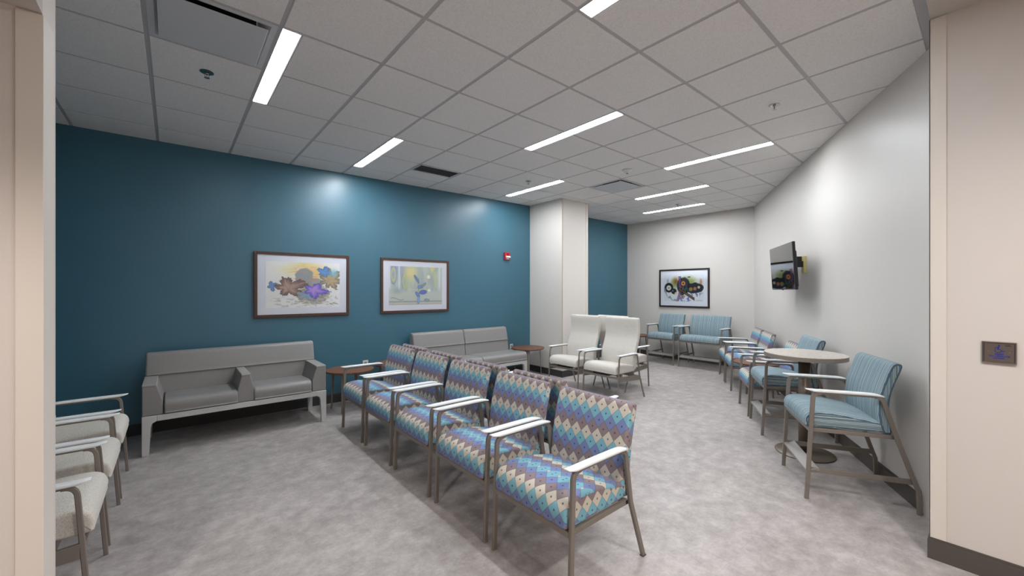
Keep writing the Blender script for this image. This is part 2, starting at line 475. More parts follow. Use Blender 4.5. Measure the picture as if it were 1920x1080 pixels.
# ------------------------------------------------------------------ ceiling grid and tiles
GX, GY, T = 1.0948, 2.0879, .61
LIGHTS = [(-1, 1), (1, 3), (3, 0), (1, -3), (6, -1), (5, 3), (8, 1), (10, 2)]
light_cells = {}
for i, j in LIGHTS:
    for k in (0, 1): light_cells[(i, j+k)] = 1
DIFF = [(-2, 1), (6, 2)]; RET = (2, 4)
g = .012
def clip(bm):
    wp = Vector((Wc.x, Wc.y, 0)); wn = Vector((nr.x, nr.y, 0))
    for co, no in ((wp, -wn), (Vector((8.2, 0, 0)), Vector((1, 0, 0))), (Vector((0, 5.6, 0)), Vector((0, 1, 0))), (Vector((-1.05, 0, 0)), Vector((-1, 0, 0)))):
        geom = bm.verts[:]+bm.edges[:]+bm.faces[:]
        r = bmesh.ops.bisect_plane(bm, geom=geom, plane_co=co, plane_no=no, clear_outer=True)
        ed = [x for x in r['geom_cut'] if isinstance(x, bmesh.types.BMEdge)]
        if ed: bmesh.ops.holes_fill(bm, edges=ed)
bm = BM()
for i in range(-4, 12):
    for j in range(-4, 6):
        x0 = GX+T*i; y0 = GY+T*j
        a, b2, c0, d0 = x0+g, x0+T-g, y0+g, y0+T-g
        if (i, j) in DIFF: continue
        if (i, j) in light_cells: a = x0+.118
        if (i, j) == RET: c0 = y0+T*.5+.01
        c0 = max(c0, .262)
        if d0 < .3 or c0 >= d0: continue
        if a < -.35+g and d0 < 2.2: continue
        if a < -.35+g and c0 < 2.16: c0 = 2.31
        if c0 >= d0-.02: continue
        box(bm, a, b2, c0, d0, CH-.004, CH+.018)
for s in ((-.345, -.125-g, .262, 2.14), ): box(bm, s[0], s[1], s[2], s[3], CH-.004, CH+.018)
clip(bm)
struct('ceiling', bm, M['tile'], bevel=.0025, seg=1)
bm = BM()
for i in range(-4, 13):
    x = GX+T*i
    y0 = .215 if x > -.35 else 2.25
    box(bm, x-g, x+g, y0, 5.62, CH, CH+.02)
for j in range(-3, 7):
    y = GY+T*j
    x0 = -.35 if y < 2.2 else -1.05
    for i in range(-4, 12):
        if (i, j) in light_cells and (i, j-1) in light_cells: a = GX+T*i+.112
        else: a = GX+T*i+g
        b2 = GX+T*(i+1)-g
        if a < x0: a = x0
        if b2 <= a: continue
        box(bm, a, b2, y-g, y+g, CH+.0005, CH+.02)
clip(bm)
struct('trim_5', bm, M['tbar'])
# perimeter wall angle
bm = BM()
def strip(p, q, w=.022, z0=CH-.002, z1=CH+.003):
    p = Vector(p); q = Vector(q); d = (q-p).normalized(); n = Vector((-d.y, d.x))*w
    prism(bm, [(p.x, p.y), (q.x, q.y), (q.x+n.x, q.y+n.y), (p.x+n.x, p.y+n.y)], z0, z1)
strip(rw(5.2), rw(0)); strip((8.235, 2.84), (8.19, 5.55)); strip((5.0, 5.469), (-1.05, 5.610)); strip((8.19, 5.55), (5.66, 5.55))
strip((-.35, .215), (3.6, .215), .048); strip((-1.05, 5.6), (-1.05, 2.3)); strip((-.35, 2.14), (-.35, .22), -.02)
struct('trim_6', bm, M['tbar'])

# ------------------------------------------------------------------ light fixtures
LL = ['long white ceiling strip light at far left beside the large square air diffuser',
      'white ceiling strip light close to the teal wall, left of the grey return grille',
      'white ceiling strip light in the middle of the ceiling, tipped toward the column',
      'white ceiling strip light cut off by the top edge of the photo',
      'white ceiling strip light nearest the right wall, above the television',
      'white ceiling strip light just in front of the column top on the teal side',
      'white ceiling strip light right of the small square air diffuser',
      'farthest white ceiling strip light, nearest the back wall']
proto = None
x0 = .012; 
for k, (i, j) in enumerate(LIGHTS):
    loc = (GX+T*i+.058, GY+T*(j+1), CH)
    if proto is None:
        proto = thing('strip_light', LL[k], 'ceiling light', loc, 0, 'recessed strip lights in the ceiling grid')
        bm = BM(); hw, hl = .046, .598
        box(bm, -hw, hw-.006, -hl, hl, -.002, .004); obj('diffuser', bm, M['light'], proto)
        bm = BM(); box(bm, hw+.004, hw+.010, -hl-.004, hl+.004, -.006, .01); box(bm, -hw-.004, -hw, -hl-.004, hl+.004, -.004, .01)
        box(bm, -hw, hw+.004, hl, hl+.006, -.005, .01); box(bm, -hw, hw+.004, -hl-.006, -hl, -.005, .01); box(bm, hw-.006, hw+.004, -hl, hl, 0, .01)
        obj('trim_frame', bm, M['light_trim'], proto)
    else: dup(proto, loc, 0, LL[k])
# the leftmost fixture is turned down to keep the left side dark
df = [c for c in proto.children if c.name.startswith('diffuser')][0]
df.data = df.data.copy(); df.data.materials.clear(); df.data.materials.append(M['light_dim'])
df = [c for c in bpy.data.objects['strip_light.001'].children if c.name.startswith('diffuser')][0]
df.data = df.data.copy(); df.data.materials.clear(); df.data.materials.append(M['light_bright'])

# ------------------------------------------------------------------ air diffusers, grille, sprinklers, detector
def diffuser(name, label, i, j, drop, s=1):
    cx, cy = GX+T*(i+.5), GY+T*(j+.5)
    t = thing(name, label, 'air diffuser', (cx, cy, CH), 0, 'square plaque air diffusers')
    bm = BM(); h = T/2-g
    for a in range(4):     # sloping cone frame
        R_ = Matrix.Rotation(a*PI/2, 3, 'Z')
        v = [bm.verts.new(R_ @ Vector(p)) for p in ((-h, -h, -.003), (h, -h, -.003), (h-.03, -h+.03, -.003), (-h+.03, -h+.03, -.003))]
        bm.faces.new(v)
        v2 = [bm.verts.new(R_ @ Vector(p)) for p in ((-h+.03, -h+.03, -.003), (h-.03, -h+.03, -.003), (h-.085, -h+.085, .055), (-h+.085, -h+.085, .055))]
        bm.faces.new(v2)
        v3 = [bm.verts.new(R_ @ Vector(p)) for p in ((-h, -h, -.003), (h, -h, -.003), (h, -h, .02), (-h, -h, .02))]
        bm.faces.new(v3)
    obj('diffuser_frame', bm, M['panel_metal'], t)
    bm = BM(); box(bm, -h+.08, h-.08, -h+.08, h-.08, .056, .06); obj('duct_opening', bm, M['duct'], t)
    bm = BM(); q = h-.045; box(bm, -q, q, -q, q, -drop-.003, -drop+.003); obj('face_plate', bm, M['panel_metal'], t, bevel=.002)
    for sx in (-1, 1):
        for sy in (-1, 1):
            bm = BM(); box(bm, sx*(q-.05)-.004, sx*(q-.05)+.004, sy*(q-.05)-.004, sy*(q-.05)+.004, -drop, .05)
            obj('hanger_pin', bm, M['white_metal'], t)
    return t
diffuser('air_diffuser', 'large square white ceiling air diffuser with hanging plate beside the leftmost strip light', -2, 1, .022)
diffuser('air_diffuser', 'small far square white air diffuser in the ceiling above the tall cream chairs', 6, 2, .012)
gx0, gy0 = GX+T*2, GY+T*4
t = thing('return_grille', 'grey rectangular return air grille in the ceiling near the teal wall', 'air grille', (gx0+T/2, gy0+.155, CH))
bm = BM(); hx, hy = T/2-g, .145
for a in ((-hx, hx, -hy, -hy+.02), (-hx, hx, hy-.02, hy), (-hx, -hx+.02, -hy, hy), (hx-.02, hx, -hy, hy)): box(bm, *a, -.006, .015)
obj('grille_frame', bm, M['panel_metal'], t, bevel=.002)
bm = BM()
for k in range(17):
    y = -hy+.026+k*.0145
    v = [bm.verts.new(p) for p in ((-hx+.02, y, -.002), (hx-.02, y, -.002), (hx-.02, y+.013, .010), (-hx+.02, y+.013, .010))]; bm.faces.new(v)
obj('louver', bm, M['grille'], t)
bm = BM(); box(bm, -hx+.01, hx-.01, -hy+.01, hy-.01, .016, .02); obj('duct_opening', bm, M['grille'], t)

def sprinkler(label, x, y, proto=None, ringmat='chrome'):
    loc = (x, y, CH-.004)
    if proto: return dup(proto, loc, 0, label)
    t = thing('fire_sprinkler', label, 'sprinkler', loc, 0, 'ceiling fire sprinklers')
    bm = BM(); lathe(bm, [(.020, 0), (.040, 0), (.042, -.004), (.034, -.007), (.020, -.004)], n=24); obj('escutcheon', bm, M[ringmat], t, smooth=True)
    bm = BM(); lathe(bm, [(.0, .0), (.012, 0), (.012, -.012), (.008, -.016), (.0, -.016)], n=12)
    for s in (-1, 1): tube(bm, [(s*.008, 0, -.012), (s*.013, 0, -.022), (s*.011, 0, -.032), (s*.002, 0, -.040)], .0022, 6)
    obj('sprinkler_body', bm, M['chrome'], t)
    bm = BM(); lathe(bm, [(.0, -.014), (.0022, -.014), (.0025, -.028), (0, -.030)], n=8); obj('bulb', bm, M['red_bulb'], t)
    bm = BM(); lathe(bm, [(0, -.040), (.017, -.041), (.017, -.0425), (0, -.0425)], n=16); obj('deflector', bm, M['chrome'], t)
    return t
sprinkler('fire sprinkler with dark teal ring in the ceiling below the large air diffuser', .182, 3.598, ringmat='teal_ring')
sp = sprinkler('fire sprinkler with silver ring in the ceiling near the right wall', 3.841, 1.171)
sprinkler('small fire sprinkler in the ceiling just in front of the column strip light', 3.85, 4.241, sp)
sprinkler('farthest fire sprinkler, near the back wall strip light', 6.96, 3.654, sp)
t = thing('smoke_detector', 'round white smoke detector dome on the ceiling tile before the small air diffuser', 'smoke detector', (4.463, 3.027, CH-.004))
bm = BM(); lathe(bm, [(0, 0), (.062, 0), (.064, -.008), (.055, -.018), (.040, -.022), (.036, -.036), (.022, -.044), (0, -.045)], n=32); obj('dome', bm, M['white_metal'], t, smooth=True)
bm = BM(); lathe(bm, [(0, -.0452), (.014, -.0452), (.014, -.048), (0, -.048)], n=16); obj('sensor', bm, M['black'], t)

# ------------------------------------------------------------------ chairs (front feet at y=0, backs toward +y; shifted so origin is mid-footprint)
def shift(path, dy=-.3): return [(y+dy, z) for y, z in path]
def make_chair(name, label, cat, kind, W=.572):
    t = thing(name, label, cat)
    lw, lt = .020, .026
    if kind == 'patient': lw, lt = .016, .020
    if kind == 'guest':
        top, armf, armr = .628, .022, .435
        front = [(0, 0), (.022, top), (.43, top), (.478, .34), (.600, 0)]
        rail_z, seatw = .335, W-.040
        seat = [(.010, .352), (-.010, .385), (-.010, .425), (.010, .462), (.06, .484), (.15, .490), (.27, .474), (.38, .450), (.445, .434), (.458, .405), (.455, .365), (.40, .353), (.2, .352)]
        back = [(.448, .362), (.430, .40), (.436, .50), (.455, .62), (.482, .73), (.508, .81), (.524, .838), (.552, .846), (.574, .832), (.570, .80), (.545, .71), (.522, .60), (.506, .48), (.500, .40), (.490, .362)]
    elif kind == 'hip':
        top, armf, armr = .752, .04, .43
        front = [(0, 0), (.040, top), (.425, top), (.51, .47), (.598, .205), (.618, .15), (.622, 0)]
        rail_z, seatw = .485, W-.040
        seat = [(.018, .502), (-.004, .53), (-.004, .56), (.012, .592), (.06, .612), (.16, .615), (.28, .600), (.40, .580), (.455, .565), (.47, .54), (.465, .512), (.40, .503), (.2, .502)]
        back = [(.445, .500), (.425, .54), (.412, .62), (.412, .70), (.425, .78), (.452, .87), (.478, .945), (.497, .974), (.525, .980), (.546, .965), (.540, .93), (.512, .85), (.488, .77), (.478, .70), (.480, .62), (.490, .55), (.488, .505)]
    else:  # patient
        top, armf, armr = .606, .04, .45
        front = [(0, 0), (.040, top), (.445, top), (.50, .31), (.618, 0)]
        rail_z, seatw = .0, W-.045
        seat = [(.012, .374), (-.010, .40), (-.010, .435), (.008, .468), (.05, .486), (.14, .488), (.26, .476), (.36, .460), (.42, .448), (.435, .42), (.43, .385), (.36, .374), (.2, .374)]
        back = [(.405, .40), (.382, .44), (.384, .53), (.404, .63), (.442, .725), (.476, .82), (.486, .92), (.484, 1.03), (.490, 1.074), (.514, 1.090), (.538, 1.078), (.547, 1.03), (.551, .93), (.545, .84), (.508, .735), (.470, .63), (.455, .54), (.452, .45), (.440, .405)]
    full = arc_pts([Vector(p) for p in shift(front)], [0, .05, .05]+[.04]*(len(front)-4)+[0] if len(front) > 4 else .05, 6)
    # split the continuous side frame into front leg, arm support and rear leg
    ymid0, ymid1 = -.3+armf+.055, -.3+armr-.055
    zt = top-.004
    iA = max(i for i, p in enumerate(full) if p.x < -.3+.12 and p.y > top-.06 and i < len(full)/2) if True else 0
    fl = [p for i, p in enumerate(full) if i <= iA]
    ii = next(i for i in range(iA+1, len(full)) if p_is(full[i], ymid1, top))
    arm = full[iA:ii+1]; rl = full[ii:]
    sides = (-1, 1)
    for s in sides:
        x = s*W/2
        bm = BM(); bar(bm, fl, x, lw, lt); obj('leg', bm, M['frame_metal'], t)
        bm = BM(); bar(bm, rl, x, lw, lt); obj('leg', bm, M['frame_metal'], t)
        bm = BM(); bar(bm, arm, x, lw, lt*.6); obj('arm_support', bm, M['frame_metal'], t)
        # white arm pad, slightly bowed, rounded section
        y0, y1 = -.3+armf-.045, -.3+armr+.005
        bm = BM(); n = 18; rings = []
        for k in range(n+1):
            u = k/n; y = y0+(y1-y0)*u
            ztop = top+.0225+.002*math.sin(PI*u)-.010*max(0, (u-.8)/.2)**2
            zbot = top+.004
            zbot += (ztop-.003-zbot)*max(0, (.10-u)/.10)**1.2
            zbot += (-.010)*max(0, (u-.86)/.14)**2
            hw = .024*(1-.42*max(0, (u-.9)/.1)**2)*(1-.15*max(0, (.08-u)/.08))
            zc = (ztop+zbot)/2-.002; th = (ztop-zbot)/2
            if u > .9: th *= 1-.45*(u-.9)/.1
            sec = []
            for q in range(14):
                a = 2*PI*q/14; ca, sa = math.cos(a), math.sin(a)
                sec.append(bm.verts.new((x+hw*math.copysign(abs(ca)**.6, ca), y, zc+th*math.copysign(abs(sa)**.75, sa)+.002)))
            rings.append(sec)
        for a_, b_ in zip(rings, rings[1:]):
            for q in range(14): bm.faces.new((a_[q], a_[(q+1) % 14], b_[(q+1) % 14], b_[q]))
        bm.faces.new(rings[0]); bm.faces.new(rings[-1]); bmesh.ops.recalc_face_normals(bm, faces=bm.faces[:])
        obj('arm_pad', bm, M['white_pad'], t, smooth=True)
    hi = W/2-lw/2
    yo = -.3
    if kind in ('guest', 'hip'):
        ry = .478 if kind == 'guest' else .505
        fz = rail_z+.002
        bm = BM()
        fy = .012 if kind == 'guest' else .027
        box(bm, -hi, hi, yo+fy-.012, yo+fy+.016, fz-.014, fz+.014)
        for s in sides:
            a, b_ = sorted((s*hi, s*(hi-.022)))
            box(bm, a, b_, yo+fy+.012, yo+ry-.01, fz-.014, fz+.012)
        box(bm, -hi, hi, yo+ry-.025, yo+ry-.001, fz-.014, fz+.010)
        obj('seat_frame', bm, M['frame_metal'], t, bevel=.002)
        if kind == 'guest':
            for k, s in enumerate(sides):
                bm = BM(); box(bm, s*W/2-.011, s*W/2+.011, yo+.60-.016, yo+.60+.014, 0, .006); obj('glide', bm, M['foot'], t)
    else:
        bm = BM()
        box(bm, -hi, hi, yo+.012, yo+.040, .318, .342)
        obj('cross_rail', bm, M['frame_metal'], t, bevel=.002)
        bm = BM(); box(bm, -hi, hi, yo+.46, yo+.485, .29, .32); obj('cross_rail', bm, M['frame_metal'], t, bevel=.002)
        for s in sides:
            x = s*(W/2); bm = BM()
            prism_x(bm, [(yo+.030, .284), (yo+.030, .350), (yo+.494, .318), (yo+.506, .254)], x-.009, x+.009)
            obj('side_rail', bm, M['frame_metal'], t, bevel=.002)
        bm = BM(); box(bm, -.13, .13, yo+.03, yo+.36, .345, .368); obj('seat_bracket', bm, M['black'], t)
        bm = BM(); box(bm, -hi+.01, hi-.01, yo+.10, yo+.13, .340, .376); obj('seat_support', bm, M['frame_metal'], t)
        bm = BM(); box(bm, -hi+.01, hi-.01, yo+.38, yo+.40, .315, .376); obj('seat_support', bm, M['frame_metal'], t)
    if kind == 'hip':
        bm = BM()
        prism_x(bm, [(yo+.004, .178), (yo+.0, .198), (yo+.074, .222), (yo+.082, .204), (yo+.066, .198), (yo+.064, .206), (yo+.014, .190), (yo+.016, .176)], -hi, hi)
        obj('footrest', bm, M['tread'], t, bevel=.0015)
        for s in sides:
            bm = BM(); a, b_ = sorted((s*(hi-.002), s*(hi-.012)))
            box(bm, a, b_, yo+.02, yo+.598, .185, .220)
            obj('side_brace', bm, M['frame_metal'], t, bevel=.0015)
    fab = {'guest': 'diamond', 'hip': 'stripe', 'patient': 'cream'}[kind]
    cm = 'z' if kind == 'hip' else 'y'
    uo = .0
    bs = cushion(shift(seat), seatw, r=.016, crown=.008, uoff=uo, apex=(yo+.15, .6), capmode=cm, voff=.085)
    obj('seat', bs, M[fab], t, smooth=True)
    bw = W-.034 if kind != 'patient' else W-.028
    bb = cushion(shift(back), bw, r=.016, uoff=uo, capmode='y' if kind != 'hip' else 'y')
    obj('backrest', bb, M[fab], t, smooth=True)
    # seams (piping) along the seat side edges
    return t

def p_is(p, y, top): return p.x >= y-1e-6 and p.y > top-.02 or (p.x > y and p.y <= top-.02)

def chair_loc(front, back_dir):
    b = Vector(back_dir).normalized(); c = Vector(front)+b*.3
    return (c.x, c.y, 0), math.atan2(b.y, b.x)-PI/2

guest = make_chair('guest_chair', '', 'chair', 'guest')
patient = make_chair('patient_chair', '', 'chair', 'patient')
hip = make_chair('hip_chair', '', 'chair', 'hip')
wide = make_chair('wide_hip_chair', 'extra wide blue striped raised chair with white arms under the picture on the back wall', 'chair', 'hip', .78)

used = set()
def place(p, front, bd, label, group):
    loc, rz = chair_loc(front, bd)
    if p.name not in used:
        used.add(p.name); p.location = loc; p.rotation_euler = (0, 0, rz); p['label'] = label; p['group'] = group
        return p
    return dup(p, loc, rz, label, group)

G1 = 'diamond patterned chairs in the row facing left'; G2 = 'diamond patterned chairs backed against the row'
names = ['farthest diamond patterned chair of the left-facing row, beside the round walnut table',
         'second farthest diamond patterned chair of the left-facing row',
         'middle diamond patterned chair of the five in the left-facing row',
         'second nearest diamond patterned chair of the left-facing row',
         'nearest diamond patterned chair, at the front end of the left-facing row']
for y, lb in zip((4.20, 3.535, 2.866, 2.19, 1.532), names): place(guest, (1.388, y), (1, 0), lb, G1)
names = ['diamond patterned chair facing away, its back top showing behind the farthest front row chair',
         'diamond patterned chair facing away, back top showing behind the second farthest front row chair',
         'diamond patterned chair facing away, back top showing behind the middle front row chair',
         'nearest diamond patterned chair facing away, back top behind the second nearest front row chair']
for y, lb in zip((4.165, 3.49, 2.825, 2.165), names): place(guest, (2.61, y), (-1, 0), lb, G2)
G3 = 'diamond patterned chairs along the angled right wall'
bd = (-nr.x, -nr.y)
for s, lb in ((1.002, 'farthest diamond patterned chair on the angled wall, next to the back corner'),
              (1.667, 'diamond patterned chair on the angled wall, left of the low walnut table'),
              (2.934, 'diamond patterned chair on the angled wall, half hidden behind the blue striped chair')):
    place(guest, rw(s, .665), bd, lb, G3)
G4 = 'blue striped raised chairs by the right wall'
place(hip, rw(4.895, .655), bd, 'nearest blue striped raised chair with footrest, right of the high round table', G4)
place(hip, rw(3.576, .658), bd, 'blue striped raised chair with footrest, left of the high round table', G4)
place(hip, (7.43, 4.285), (1, 0), 'single width blue striped raised chair on the back wall, left of the wide one', 'blue striped raised chairs by the back wall')
loc, rz = chair_loc((7.43, 3.50), (1, 0)); wide.location = loc; wide.rotation_euler = (0, 0, rz)
G5 = 'cream high-back chairs in front of the column'
place(patient, (4.335, 4.04), (1, 0), 'tall cream high-back chair nearest the column, beside the round walnut table', G5)
place(patient, (4.335, 3.37), (1, 0), 'tall cream high-back chair in front, facing the diamond patterned chairs', G5)
place(patient, (5.56, 3.672), (-1, 0), 'tall cream high-back chair facing away toward the right wall, behind the front pair', G5)
G6 = 'cream chairs at the left edge'
place(patient, (-.285, 4.245), (-1, 0), 'farthest cream chair of the three at the left edge, nearest the teal wall', G6)
place(patient, (-.285, 3.565), (-1, 0), 'middle cream chair of the three at the left edge', G6)
place(patient, (-.285, 2.885), (-1, 0), 'nearest cream chair at the left edge, beside the beige wall end', G6)

# ------------------------------------------------------------------ sofas
def leg_prof(x0, s, wt=.10, wb=.048, zt=.30):
    return [(x0, 0), (x0+s*wb, 0), (x0+s*(wb+.012), zt-.05), (x0+s*(wb+.022), zt-.018), (x0+s*wt, zt), (x0+s*wt, .35), (x0, .35)]
def make_sofa(name, label, x0, L, seats, arms):
    t = thing(name, label, 'sofa', (x0, 4.812, 0))
    D = .64
    bm = BM(); box(bm, .10, L-.10, 0, .05, .298, .35); obj('front_rail', bm, M['silver'], t, bevel=.003)
    bm = BM(); box(bm, .0, .045, .05, D-.05, .298, .35); box(bm, L-.045, L, .05, D-.05, .298, .35); box(bm, .1, L-.1, D-.05, D, .298, .345)
    for f in seats[:-1]: box(bm, f[1]-.02, f[1]+.02, .05, D-.05, .300, .340)
    obj('base_frame', bm, M['silver'], t, bevel=.003)
    for (xx, s) in ((0, 1), (L, -1)):
        for yy in (0, D-.05):
            bm = BM(); prism_y(bm, leg_prof(xx, s, *((.10, .048) if arms else (.10, .046))), yy, yy+.05); obj('leg', bm, M['silver'], t, bevel=.003)
            bm = BM(); a, b_ = sorted((xx+s*.004, xx+s*.044)); box(bm, a, b_, yy+.005, yy+.045, 0, .004); obj('glide', bm, M['foot'], t)
    for a, b_ in seats:
        w = b_-a
        prof = [(.012, .356), (-.004, .375), (-.004, .435), (.012, .466), (.05, .482), (.15, .482), (.30, .474), (.45, .466), (.50, .44), (.50, .38), (.47, .356), (.25, .354)]
        bm = cushion(prof, w-.006, r=.012); o = obj('seat_cushion', bm, M['vinyl'], t, smooth=True); o.location = ((a+b_)/2, 0, 0)
    if arms:
        for xx, kind in arms:
            # trapezoid arm: narrow cap, flared body
            if kind == 'L': lo, hi_ = [(0, .352), (.142, .352)], [(.100, .612), (.0, .612)]
            elif kind == 'R': lo, hi_ = [(-.142, .352), (0, .352)], [(0, .612), (-.100, .612)]
            else: lo, hi_ = [(-.071, .352), (.071, .352)], [(.038, .612), (-.038, .612)]
            P = lo+[(lo[1][0], .47) if kind != 'R' else (0, .47)]+hi_+[(lo[0][0], .47) if kind != 'L' else (0, .47)]
            Q = [(xx+a, z) for a, z in P]
            bm = BM(); prism_y(bm, Q, .012, .535)
            arm = obj('arm', bm, M['vinyl'], t, bevel=.008, seg=3)
            bm = BM(); box(bm, xx+hi_[1][0], xx+hi_[0][0], .010, .50, .612, .630); obj('arm_cap', bm, M['vinyl_cap'], arm, bevel=.005, seg=3)
        backs = [(0, L)]
    else: backs = seats
    for a, b_ in backs:
        w = b_-a
        lower = [(.47, .36), (.462, .40), (.490, .615), (.50, .63), (.60, .63), (.62, .60), (.60, .40), (.59, .36)]
        upper = [(.490, .632), (.486, .66), (.515, .79), (.528, .832), (.552, .850), (.60, .850), (.63, .832), (.636, .79), (.628, .66), (.622, .632)]
        bm = cushion(lower, (w-.004 if not arms else w-.06), r=.010); o = obj('lower_back', bm, M['vinyl'], t, smooth=True); o.location = ((a+b_)/2, 0, 0)
        bm = cushion(upper, w-.004, r=.022); u = obj('upper_back', bm, M['vinyl'], t, smooth=True); u.location = ((a+b_)/2, 0, 0)
    return t
L1 = 1.522
make_sofa('two_seat_sofa', 'grey vinyl two-seat sofa with three blocky arms against the teal wall', -.213, L1, [(.147, .704), (.834, L1-.147)], [(0, 'L'), (.769, 'M'), (L1, 'R')])
L2 = 1.735
make_sofa('armless_sofa', 'armless grey vinyl two-seat sofa behind the diamond patterned rows', 2.606, L2, [(0, L2/2), (L2/2, L2)], [])

# ------------------------------------------------------------------ side tables
def make_side(label):
    t = thing('side_table', label, 'side table')
    bm = BM(); R_ = .280
    lathe(bm, [(0, .469), (R_-.012, .469), (R_, .479), (R_, .492), (R_-.002, .495), (0, .495)], n=64); obj('tabletop', bm, M['walnut'], t)
    for k in range(4):
        a = PI/4+k*PI/2+.1
        bm = BM()
        for (r0, z0, r1, z1) in ((.205, .466, .228, 0),):
            d = Vector((math.cos(a), math.sin(a), 0)); n = Vector((-d.y, d.x, 0))
            v = []
            for r, z, w in ((r0, z0, .022), (r1, z1, .013)):
                for sr, sn in ((-.006, -1), (.006, -1), (.006, 1), (-.006, 1)): v.append(bm.verts.new(d*(r+sr)+n*sn*w+Vector((0, 0, z))))
            for f in ((3, 2, 1, 0), (4, 5, 6, 7), (0, 1, 5, 4), (1, 2, 6, 5), (2, 3, 7, 6), (3, 0, 4, 7)): bm.faces.new([v[i] for i in f])
        obj('leg', bm, M['frame_metal'], t, bevel=.002)
    bm = BM()
    for k in range(4):
        a = PI/4+k*PI/2+.1; d = Vector((math.cos(a), math.sin(a), 0)); n = Vector((-d.y, d.x, 0))*.015
        p = [n, d*.22+n, d*.22-n, -n]
        prism(bm, [(q.x, q.y) for q in p], .458, .469)
    obj('under_frame', bm, M['frame_metal'], t)
    return t
st = make_side('round walnut side table between the two-seat sofa and the diamond patterned row')
st['group'] = 'round walnut side tables'; st.location = (1.672, 5.135, 0)
for (x, y), lb in (((2.29, 5.19), 'round walnut side table mostly hidden behind the farthest diamond patterned chair'),
                   ((4.625, 5.11), 'round walnut side table between the armless sofa and the column'),
                   (rw(2.29, .405), 'round walnut side table between the patterned chairs on the angled wall'),
                   ((7.75, 5.02), 'round walnut side table in the far corner, mostly hidden behind a tall cream chair')):
    dup(st, (x, y, 0), 0, lb)

# ------------------------------------------------------------------ high table
t = thing('pedestal_table', 'high round table with grey-beige top on a single metal column', 'table', (4.352, 1.088, 0))
bm = BM(); R_ = .312; lathe(bm, [(0, .862), (R_, .862), (R_, .897), (0, .897)], n=80); obj('tabletop_edge', bm, M['table_edge'], t, bevel=.002)
bm = BM(); lathe(bm, [(0, .897), (R_-.001, .897), (R_-.001, .900), (0, .900)], n=80); obj('tabletop', bm, M['laminate'], t)
bm = BM(); lathe(bm, [(0, .0), (.047, .0), (.047, .86), (0, .86)], n=40); obj('pedestal', bm, M['table_metal'], t, smooth=True)
bm = BM(); lathe(bm, [(0, .0), (.225, .0), (.228, .006), (.224, .011), (.05, .016), (0, .016)], n=64); obj('base_plate', bm, M['table_metal'], t, smooth=True)
bm = BM(); box(bm, -.2, .2, -.03, .03, .852, .861); box(bm, -.03, .03, -.2, .2, .852, .861); obj('mounting_plate', bm, M['black'], t)

# ------------------------------------------------------------------ artwork
def vnoise(x, y, seed, f):
    rng = np.random.RandomState(seed); G = rng.rand(64, 64)
    X = x*f; Y = y*f; xi = np.floor(X).astype(int); yi = np.floor(Y).astype(int); fx = X-xi; fy = Y-yi
    fx = fx*fx*(3-2*fx); fy = fy*fy*(3-2*fy)
    g = lambda i, j: G[i % 64, j % 64]
    return (g(xi, yi)*(1-fx)+g(xi+1, yi)*fx)*(1-fy)+(g(xi, yi+1)*(1-fx)+g(xi+1, yi+1)*fx)*fy
def fbm(x, y, seed, f, o=4):
    r = 0; a = .5
    for k in range(o): r = r+a*vnoise(x+k*3.7, y+k*1.3, seed+k, f*2**k); a *= .5
    return r/(1-.5**o)
def sm(a, b, x): u = np.clip((x-a)/(b-a), 0, 1); return u*u*(3-2*u)
def over(C, col, m): m = np.clip(m, 0, 1)[..., None]; return C*(1-m)+np.array(col)/255.*m
def leaf(x, y, cx, cy, r, rot, lobes=5, depth=.45, sx=1., sy=1., seed=3):
    depth *= .8
    dx, dy = (x-cx)/sx, (y-cy)/sy; c, s = math.cos(rot), math.sin(rot); u = dx*c+dy*s; v = -dx*s+dy*c
    th = np.arctan2(v, u); rr = np.hypot(u, v)
    R_ = r*(.80+.22*np.cos(th))*(.50+.55*np.abs(np.cos(th*lobes/2))**.8)*(1+.10*np.sin(th*29)*np.cos(th*9))*(.82+.36*fbm(x, y, seed, 12, 3))*1.2
    return rr/R_, th
